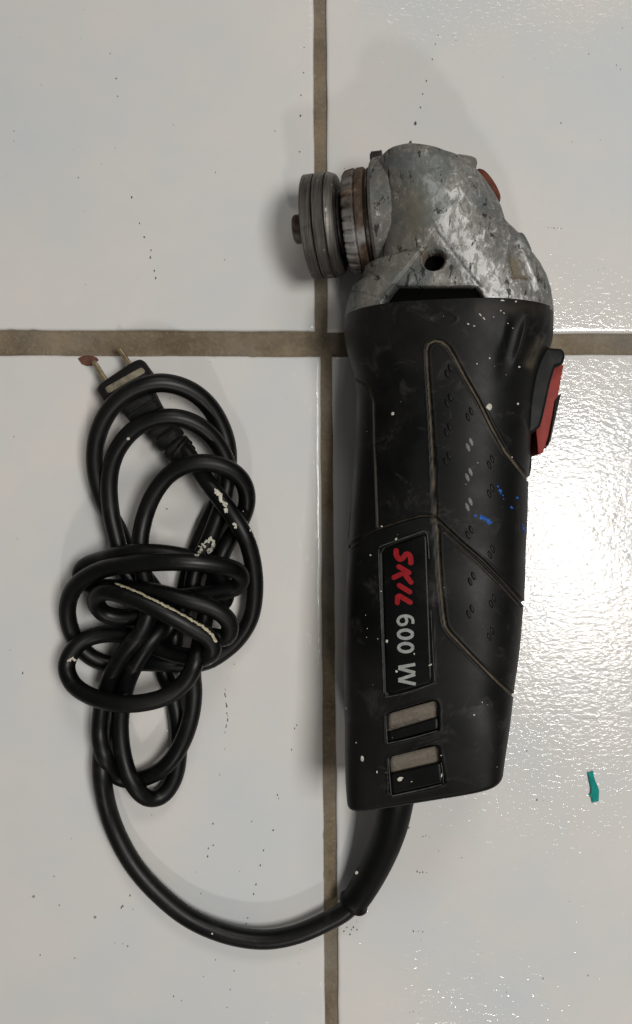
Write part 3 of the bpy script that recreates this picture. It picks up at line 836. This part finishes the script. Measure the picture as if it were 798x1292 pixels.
GBd = bvh_of(GGd)

# lip of the black housing seen in the opening
patch('opening_liner', [(488,361),(607,361),(613,382),(483,382)], 1, -0.0035, M['hole'], head, 20, 8, bvh=GB, thick=0.0005)

# threaded bore of the side handle
q, n_ = drape(GB, 546.5, 326, -0.0014)
prof = []
def bore():
    ax = Vector((-sR, 0.0, cR)).normalized()
    bm = bmesh.new(); r0 = 0.00418; ns = 40; L = []
    zs = [(-0.0, r0 + 0.0003)] + [(-0.0006*k - 0.0003, r0 - (0.00030 if k % 2 else 0.0)) for k in range(1, 17)]
    e1 = Vector((0, 1, 0)); e2 = ax.cross(e1)
    for s, r in zs:
        L.append([bm.verts.new(q + ax*s + e1*(r*math.cos(2*math.pi*k/ns)) + e2*(r*math.sin(2*math.pi*k/ns))) for k in range(ns)])
    for j in range(len(L)-1):
        for k in range(ns): bm.faces.new((L[j][k], L[j][(k+1) % ns], L[j+1][(k+1) % ns], L[j+1][k]))
    return bm
bm_obj('threaded_bore', bore(), M['thread'], head, True)
bm = bmesh.new()
ax = Vector((-sR, 0.0, cR)).normalized()
bmesh.ops.create_circle(bm, cap_ends=True, radius=0.0043, segments=32)
for v in bm.verts:
    e1 = Vector((0, 1, 0)); e2 = ax.cross(e1); v.co = q + ax*(-0.0085) + e1*v.co.x + e2*v.co.y
bm_obj('bore_bottom', bm, M['hole'], head, False)

# spindle-lock button and its boss, screws and lugs
bax = Vector((0.80, 0.56, 0.10)).normalized()
c0 = P(609, 240, 0.036)
b_ = lathe([(-0.012, 0.0088), (0.0, 0.0086), (0.0012, 0.0080)], c0, bax, 40)
bm_obj('button_boss', b_, M['metal'], head)
b_ = lathe([(0.0, 0.0074), (0.0028, 0.0074), (0.0036, 0.0066), (0.0040, 0.004)], c0, bax, 40)
o = bm_obj('spindle_lock_button', b_, M['redrust'], head); o['label'] = 'rusty red spindle lock button'
for (name, u, v, z, axis, r, l, mat) in [('casting_lug', 585, 211, 0.034, (0.15, 0.9, 0.45), 0.0048, 0.0042, 'metal'),
                                         ('casting_lug', 654, 312, 0.036, (0.9, 0.45, 0.3), 0.0048, 0.004, 'metal')]:
    c_ = P(u, v, z)
    b_ = lathe([(-0.008, r), (l*0.6, r), (l*0.9, r*0.85), (l, r*0.6)], c_, axis, 28)
    bm_obj(name, b_, M[mat], head)

# ---- spindle side: everything turns about one axis
AX = Vector((-cR, -0.055, -sR)).normalized()
OC = Vector((P(404, 286, 0.0212).x, P(404, 286, 0.0212).y, 0.0212))     # centre of the clamping flanges
def at_u(u):                # distance along the axis where its centre shows at this column
    best = min(np.linspace(-0.03, 0.06, 900), key=lambda s: abs(px(np.array(OC - AX*s))[0] - u)); return best
def disc(name, s0, s1, r, mat, ch=0.0005, rf=None, n=112, r2=None):
    r2 = r if r2 is None else r2
    prof = [(-s1, r2-ch), (-s1+ch, r2), (-s0-ch, r), (-s0, r-ch)]
    prof = [(-a, rr) for a, rr in ((s1, r2-ch), (s1-ch, r2), (s0+ch, r), (s0, r-ch))]
    b_ = lathe(prof, OC, AX, n, rf)
    o = bm_obj(name, b_, mat, grinder, True); return o
def sharp(o, a=30):
    m = o.modifiers.new('split', 'EDGE_SPLIT'); m.split_angle = rad(a); return o
# distances (m) towards the head
sA = 0.0
pxm = 0.000315
def S_(u): return (u - 404 - 0.0)*pxm       # column of the rim's top, rims bulge left by ~12 px
b12 = 12*pxm
k0 = lambda u: (u + 12.5 - 404)*pxm
sharp(disc('flange_nut', k0(378), k0(391.4), 0.0199, M['steel'], 0.0003))
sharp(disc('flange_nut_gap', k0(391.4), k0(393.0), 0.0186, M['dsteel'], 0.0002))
sharp(disc('backing_flange', k0(393.0), k0(406.0), 0.0200, M['steel'], 0.0003))
sharp(disc('flange_shoulder', k0(406.5), k0(418), 0.0199, M['steel'], 0.0006, r2=0.0190))
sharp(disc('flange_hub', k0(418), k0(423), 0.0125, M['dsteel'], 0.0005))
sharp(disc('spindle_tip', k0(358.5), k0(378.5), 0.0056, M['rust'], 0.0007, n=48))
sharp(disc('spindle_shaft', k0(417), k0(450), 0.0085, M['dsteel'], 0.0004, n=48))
def notch(s, r, a):
    t = (a*26/(2*math.pi)) % 1.0
    return r - 0.0015*(1.0 - sstep(np.array(abs(t-0.5)), 0.12, 0.24))*(1.0 if s > -k0(436) else 0.25)
sharp(disc('notched_ring', k0(428), k0(443), 0.0194, M['rustlight'], 0.0008, notch, 520, r2=0.0200), 50)
sharp(disc('guard_collar', k0(443), k0(454), 0.0199, M['rust'], 0.0006, None, 112))
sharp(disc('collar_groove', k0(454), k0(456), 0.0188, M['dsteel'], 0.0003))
sharp(disc('collar_lip', k0(456), k0(461.5), 0.0195, M['rust'], 0.0006))
bc = disc('bearing_cover', k0(461.5), k0(490), 0.0226, M['metal'], 0.0012, lambda s, r, a: r*(1 + 0.022*math.cos(4*a)), 128, r2=0.0232); sharp(bc)
bc['label'] = 'grey bearing cover behind the collar'
# cover screw at the top corner
q = P(476, 195, 0.030)
b_ = lathe([(0, 0.0026), (0.004, 0.0026), (0.0046, 0.0018)], q + Vector((0.002, -0.001, 0)), AX, 20)
sharp(bm_obj('cover_screw', b_, M['dsteel'], grinder))

# ------------------------------------------------------------------ cable sleeve, cord, plug (all move with the tool)
sl = [P(503, 992, 0.030), P(500, 1010, 0.029), P(494, 1040, 0.025), P(484, 1070, 0.0195), P(470, 1100, 0.0138), P(457, 1123, 0.0100), P(445, 1141, 0.0080)]
pts = curve_pts([tuple(p) for p in sl], 8); n = len(pts)
rr = [0.0071 - 0.0016*(i/(n-1)) for i in range(n)]
rr[-1] = 0.0060; rr[-2] = 0.0064; rr[-3] = 0.0060
v_, f_ = sweep(pts, rr, 32)
o = link('cable_sleeve', mesh_from('cable_sleeve', v_, f_), M['sleeve'], grinder); sharp(o, 60)

R0 = 0.0035
cord_ctrl = [  # (u, v, z) from the plug to the tool
 (228,560,.0110),(240,577,.0125),(258,603,.0165),(283,636,.0205),(303,665,.0215),(316,695,.0185),(322,735,.0120),(318,775,.0070),(303,803,.0052),(283,822,.0050),(258,836,.0050),
 (225,838,.0050),(180,836,.0050),(140,838,.0050),(112,827,.0060),(93,803,.0085),(85,770,.0115),(95,740,.0170),(125,720,.0250),(165,712,.0325),(210,709,.0370),(250,710,.0365),(285,715,.0300),(303,724,.0230),(300,740,.0170),(270,748,.0160),(220,756,.0170),(170,778,.0150),(133,775,.0160),
 (121,757,.0220),(135,746,.0300),(170,756,.0350),(210,774,.0360),(243,792,.0325),(264,806,.0280),(268,822,.0210),(252,831,.0140),(210,822,.0090),(160,801,.0110),(120,802,.0110),(96,816,.0120),(84,840,.0130),(93,864,.0160),(118,880,.0210),(150,888,.0250),(185,886,.0260),(215,876,.0250),(238,855,.0225),(250,825,.0160),(258,785,.0100),(268,745,.0070),(277,708,.0060),
 (287,685,.0055),(302,662,.0080),(312,635,.0120),(308,610,.0170),(290,592,.0220),(262,584,.0255),(235,587,.0250),(211,601,.0215),(193,626,.0180),(182,655,.0170),(177,685,.0180),(180,720,.0200),(190,760,.0190),(180,795,.0200),(158,822,.0190),(142,850,.0140),(130,885,.0090),(126,925,.0055),(132,955,.0042),(146,978,.0042),(170,984,.0050),(203,972,.0110),(226,945,.0125),(240,910,.0130),(245,875,.0120),(244,840,.0110),
 (262,805,.0150),(285,805,.0210),(290,786,.0270),(270,768,.0310),(235,757,.0330),(200,748,.0320),(160,742,.0250),(120,740,.0150),(102,728,.0090),(108,714,.0100),(130,706,.0180),(150,700,.0230),(190,697,.0290),(230,702,.0270),(262,712,.0210),(282,733,.0130),(284,758,.0070),(262,768,.0045),(243,748,.0045),(248,715,.0055),
 (262,685,.0090),(274,655,.0110),(284,625,.0105),(288,590,.0110),(275,560,.0150),(253,538,.0200),(225,527,.0235),(195,529,.0240),(168,543,.0220),(147,570,.0180),(138,605,.0150),(140,645,.0130),(149,685,.0130),(160,725,.0120),(195,765,.0110),(205,790,.0145),(185,815,.0185),(165,850,.0150),(155,885,.0120),(152,920,.0110),(156,955,.0118),(166,985,.0110),(184,1006,.0060),(205,1004,.0042),(221,980,.0042),(226,945,.0045),(224,905,.0045),(216,870,.0045),(205,840,.0045),
 (222,805,.0045),(200,750,.0050),(165,705,.0050),(152,672,.0055),(132,635,.0075),(121,595,.0110),(122,555,.0155),(138,518,.0195),(165,494,.0215),(200,483,.0210),(235,490,.0170),(262,510,.0120),(280,540,.0070),(288,575,.0045),(282,620,.0045),(260,665,.0045),(238,725,.0045),(228,775,.0045),(190,815,.0045),(150,850,.0045),(133,900,.0048),(130,945,.0120)]
# the last leg runs out to the tool
cord_ctrl[-1] = (128,940,.0110)
cord_ctrl[-2] = (133,900,.0150)
cord_ctrl[-3] = (145,855,.0120)
cord_ctrl[-4] = (190,815,.0070)
# out of the knot under the bottom loops
cord_ctrl = cord_ctrl[:-2] + [(140,900,.0042),(131,935,.0040),(129,975,.0042),(135,1015,.0044),(149,1055,.0048),(172,1095,.0052),(205,1131,.0056),(243,1160,.0060),(290,1179,.0062),(335,1185,.0064),(375,1178,.0066),(410,1163,.0068),(438,1147,.0076),(456,1123,.0095)]
pts = curve_pts([tuple(P(*c)) for c in cord_ctrl], 7)
# even out kinks
A = np.array([list(p) for p in pts])
for _ in range(3):
    A[1:-1] = 0.25*A[:-2] + 0.5*A[1:-1] + 0.25*A[2:]
A[:, 2] = np.maximum(A[:, 2], R0 + 0.00005)
# push crossing strands apart so that one rests on the other
arc = np.concatenate([[0], np.cumsum(np.linalg.norm(np.diff(A, axis=0), axis=1))])
def relax(A, iters=50):
    """settle the strands by height only, so each stays over the place where it lies"""
    k0_ = (H - A[:, 2])/F; UU = 399 + A[:, 0]/k0_; VV = 646 - A[:, 1]/k0_
    z = A[:, 2].copy(); zt = z.copy(); tgt = 2*R0*0.96
    far_ = np.abs(arc[:, None] - arc[None, :]) > 0.020
    for it in range(iters):
        k_ = (H - z)/F; X = (UU-399)*k_; Y = (646-VV)*k_
        dh = np.hypot(X[:, None]-X[None], Y[:, None]-Y[None]); dz = z[:, None]-z[None]
        need = np.sqrt(np.maximum(tgt*tgt - dh*dh, 0)); ov = np.where(far_ & (np.abs(dz) < need), need - np.abs(dz), 0.0)
        sg = np.where(np.abs(dz) > 1e-6, np.sign(dz), np.sign(zt[:, None]-zt[None]))
        up = (ov*(sg > 0)).max(1); dn = (ov*(sg < 0)).max(1)
        z = z + 0.35*(up - 0.6*dn)
        for _ in range(4): z[1:-1] = 0.25*z[:-2] + 0.5*z[1:-1] + 0.25*z[2:]
        z = z + 0.04*(zt - z); z = np.maximum(z, R0 + 0.00005); z[:3] = zt[:3]; z[-12:] = zt[-12:]
    for _ in range(10): z[1:-1] = 0.25*z[:-2] + 0.5*z[1:-1] + 0.25*z[2:]
    k_ = (H - z)/F
    return np.stack([(UU-399)*k_, (646-VV)*k_, z], -1)
A = relax(A)
Z0x, Z0y = None, None
RR = R0 + 0.0004*sstep(np.arange(len(A))/len(A), 0.80, 0.88)
A[:, 2] += RR - R0
v_, f_ = sweep([tuple(p) for p in A], RR, 20)
cord = link('power_cord', mesh_from('power_cord', v_, f_), M['rubber'], grinder)
cord['label'] = 'black rubber power cord knotted into loops'
CB = BVHTree.FromPolygons([tuple(q) for q in v_], [f for f in f_ if len(f) == 4])
# cracked paint and scrapes on the cord
cs = []
def smear(lst, line, n, wd, r, bl=(0.4, 1.0)):
    pts_ = curve_pts([tuple(map(float, p)) for p in line], 6)
    for k in range(n):
        p = pts_[int(k/n*(len(pts_)-1))]
        lst.append((p[0] + random.gauss(0, wd), p[1] + random.gauss(0, wd), random.uniform(0.5, 1)*r, random.uniform(*bl), random.uniform(0, 3)))
smear(cs, [(273,620),(278,626),(281,634),(288,647)], 60, 1.3, 2.3)
smear(cs, [(295,660),(299,666)], 10, 0.8, 2.0)
smear(cs, [(250,699),(257,689),(266,680),(269,690),(260,697)], 70, 1.4, 2.1)
smear(cs, [(174,740.5)], 1, 0.1, 1) if False else None
smear(cs, [(88,833),(92,831),(96,834)], 14, 1.0, 2.0)
cs += [(162,553.5,2.0,1,0), (316,669,1.2,1.6,0), (211,922,1.2,1,0), (268,1178,1.3,1,0), (450,1101,2.2,1,0), (307,645,.8,1,0)]
specks('paint_chips', cs, M['white'], cord, CB, 0.00012, 'cracked white paint chips on the cord')
sc = []
ln = curve_pts([(146,735.5),(165,743),(190,754.5),(206,762.5),(232,776),(256,790.5),(267,800),(272,808)], 22)
for p in ln: sc.append((p[0] + random.gauss(0, .3), p[1] + random.gauss(0, .45) + 0.5, random.uniform(1.5, 2.6), random.uniform(0.45, 0.75), 0.5))
specks('scraped_edge', sc, M['cream'], cord, CB, 0.00015, 'long cream scrape along the front strand of the knot')

# plug
def rrect_loft(path, secs, mat, name, parent, nz=1.0, seg=40, pw=4.0):
    """path = 3-d points, secs = (half width, half height); width lies in the floor plane"""
    verts, faces = [], []; n = len(path)
    for i, p in enumerate(path):
        a = Vector(path[max(i-1, 0)]); c_ = Vector(path[min(i+1, n-1)]); t = (c_-a)
        if t.length < 1e-9: t = Vector((1, 0, 0))
        t.normalize(); side = t.cross(Vector((0, 0, 1))).normalized(); up = side.cross(t)
        hw, hh = secs[i]
        for k in range(seg):
            th = 2*math.pi*k/seg; ct, st = math.cos(th), math.sin(th)
            x = math.copysign(abs(ct)**(2/pw), ct)*hw; y = math.copysign(abs(st)**(2/pw), st)*hh
            verts.append(Vector(p) + side*x + up*y)
    for i in range(n-1):
        for k in range(seg): faces.append((i*seg+k, i*seg+(k+1) % seg, (i+1)*seg+(k+1) % seg, (i+1)*seg+k))
    faces.append(tuple(range(seg))[::-1]); faces.append(tuple((n-1)*seg+k for k in range(seg)))
    bm = bmesh.new(); me = mesh_from(name, verts, faces); bm.from_mesh(me); bpy.data.meshes.remove(me)
    return bm_obj(name, bm, mat, parent, True)
PZ = 0.0078
fc = P(152, 472, PZ); ed = P(208, 556, PZ)
dr = (ed - fc).normalized(); sd = dr.cross(Vector((0, 0, 1))).normalized()
def pp(s, z=PZ):
    c_ = fc + dr*s; return Vector((c_.x, c_.y, z))
mm = 0.001
secs = [(0, 9.6, 5.4), (.5, 10.6, 6.4), (1.5, 11.2, 7.0), (6.5, 11.4, 7.2), (8.5, 11.2, 7.0), (10, 10.0, 6.6), (11.5, 8.2, 6.2), (17, 7.4, 6.0), (21, 7.0, 6.0), (21.4, 6.0, 5.4)]
plug = rrect_loft([pp(s*mm) for s, a, b_ in secs], [(a*mm, b_*mm) for s, a, b_ in secs], M['plug'], 'plug', grinder, pw=4.5)
plug['label'] = 'dusty black two pin plug'; sharp(plug, 50)
patch_c = [(128.5,487.5),(181,462),(190,474),(138,500)]
bvp = BVHTree.FromPolygons([tuple(v.co) for v in plug.data.vertices], [tuple(p.vertices) for p in plug.data.polygons])
o = patch('plug_face_plate', [(132,489.5),(179,463),(184.5,469.5),(137,497)], 3, 0.00015, M['beige'], plug, 14, 8, bvh=bvp, thick=0.0004)
# strain relief: ribs on a tapering neck, bending towards the cord
path = curve_pts([tuple(pp(0.0205)), tuple(P(202, 538, .0085)), tuple(P(222, 563, .0100)), tuple(P(236, 575, .0115))], 14)
n = len(path); ss = []
for i in range(n):
    t = i/(n-1); base = 5.6 - 1.1*t
    rib = 0.9 if (t > 0.12 and (t*6.2) % 1.0 < 0.62 and t < 0.86) else -0.4
    if t > 0.86: rib = 0.1
    ss.append(((base+rib)*mm*1.05, (base+rib)*mm*0.9))
o = rrect_loft([Vector(p) for p in path], ss, M['plug'], 'plug_strain_relief', plug, pw=2.6); 
# cross bars moulded on the neck
for s in (12.5, 17.5):
    c_ = pp(s*mm, PZ + 5.6*mm)
    bm = bmesh.new(); bmesh.ops.create_cube(bm, size=1.0)
    for v in bm.verts:
        v.co = c_ + sd*(v.co.x*13.5*mm) + dr*(v.co.y*1.3*mm) + Vector((0, 0, v.co.z*1.8*mm))
    o = bm_obj('grip_rib', bm, M['plug'], plug, False); bevel(o, 0.0004, 2)
# two brass prongs
for (u0, v0, u1, v1) in [(137,485,119,456.5), (167,464,149.5,438)]:
    a = P(u0, v0, 0.0078); b_ = P(u1, v1, 0.0070)
    t = (b_-a).normalized(); s_ = t.cross(Vector((0, 0, 1))).normalized(); L = (b_-a).length
    bm = bmesh.new()
    prof = [(0, -3.1), (L*1000-1.2, -3.1), (L*1000, -1.9), (L*1000, 1.9), (L*1000-1.2, 3.1), (0, 3.1)]
    f0 = [bm.verts.new(a + t*(x*mm) + Vector((0, 0, z*mm)) + s_*0.00078) for x, z in prof]
    f1 = [bm.verts.new(a + t*(x*mm) + Vector((0, 0, z*mm)) - s_*0.00078) for x, z in prof]
    bm.faces.new(f0); bm.faces.new(f1[::-1])
    for i in range(6): bm.faces.new((f0[i], f1[i], f1[(i+1) % 6], f0[(i+1) % 6]))
    o = bm_obj('prong', bm, M['brass'], plug, False); bevel(o, 0.00025, 2)

# ------------------------------------------------------------------ crumbs on the tiles
def flake(name, poly, thick, mat, lift):
    bm = bmesh.new(); n = len(poly)
    cu = sum(p[0] for p in poly)/n; cv = sum(p[1] for p in poly)/n
    r0 = [bm.verts.new(P(u, v)) for u, v in poly]
    r1 = [bm.verts.new(P(u, v) + Vector((0, 0, thick*random.uniform(0.7, 1.1)))) for u, v in poly]
    r2 = [bm.verts.new(P(cu+(u-cu)*0.6, cv+(v-cv)*0.75) + Vector((0, 0, thick*random.uniform(1.0, 1.5)))) for u, v in poly]
    for i in range(n):
        j = (i+1) % n
        bm.faces.new((r0[i], r0[j], r1[j], r1[i])); bm.faces.new((r1[i], r1[j], r2[j], r2[i]))
    bm.faces.new(r2); bm.faces.new(r0[::-1])
    for v in bm.verts: v.co.z += lift
    return bm_obj(name, bm, mat, None, False)
tq = [(741,973.5),(744.5,973.8),(748,972),(748.5,978),(750.5,984.5),(753,990),(755.3,996),(755,1003),(754.6,1010),(750.5,1010.5),(747,1012),(746,1006),(743,1002),(745.2,999),(745,993.5),(743.2,985)]
tag(flake('paint_flake', tq, 0.0004, M['teal'], 0.0007), 'small ragged teal paint flake on the white tile right of the tool', 'paint flake')
cl = [(99,452.5),(104,449.8),(110,448.6),(118,449.2),(123,451.5),(125,454.5),(121,458.5),(116,461.5),(110,462),(104,459.5)]
tag(flake('dirt_flake', cl, 0.0005, M['clay'], 0.0002), 'reddish brown flake at the tile edge beside the plug prong', 'flake')
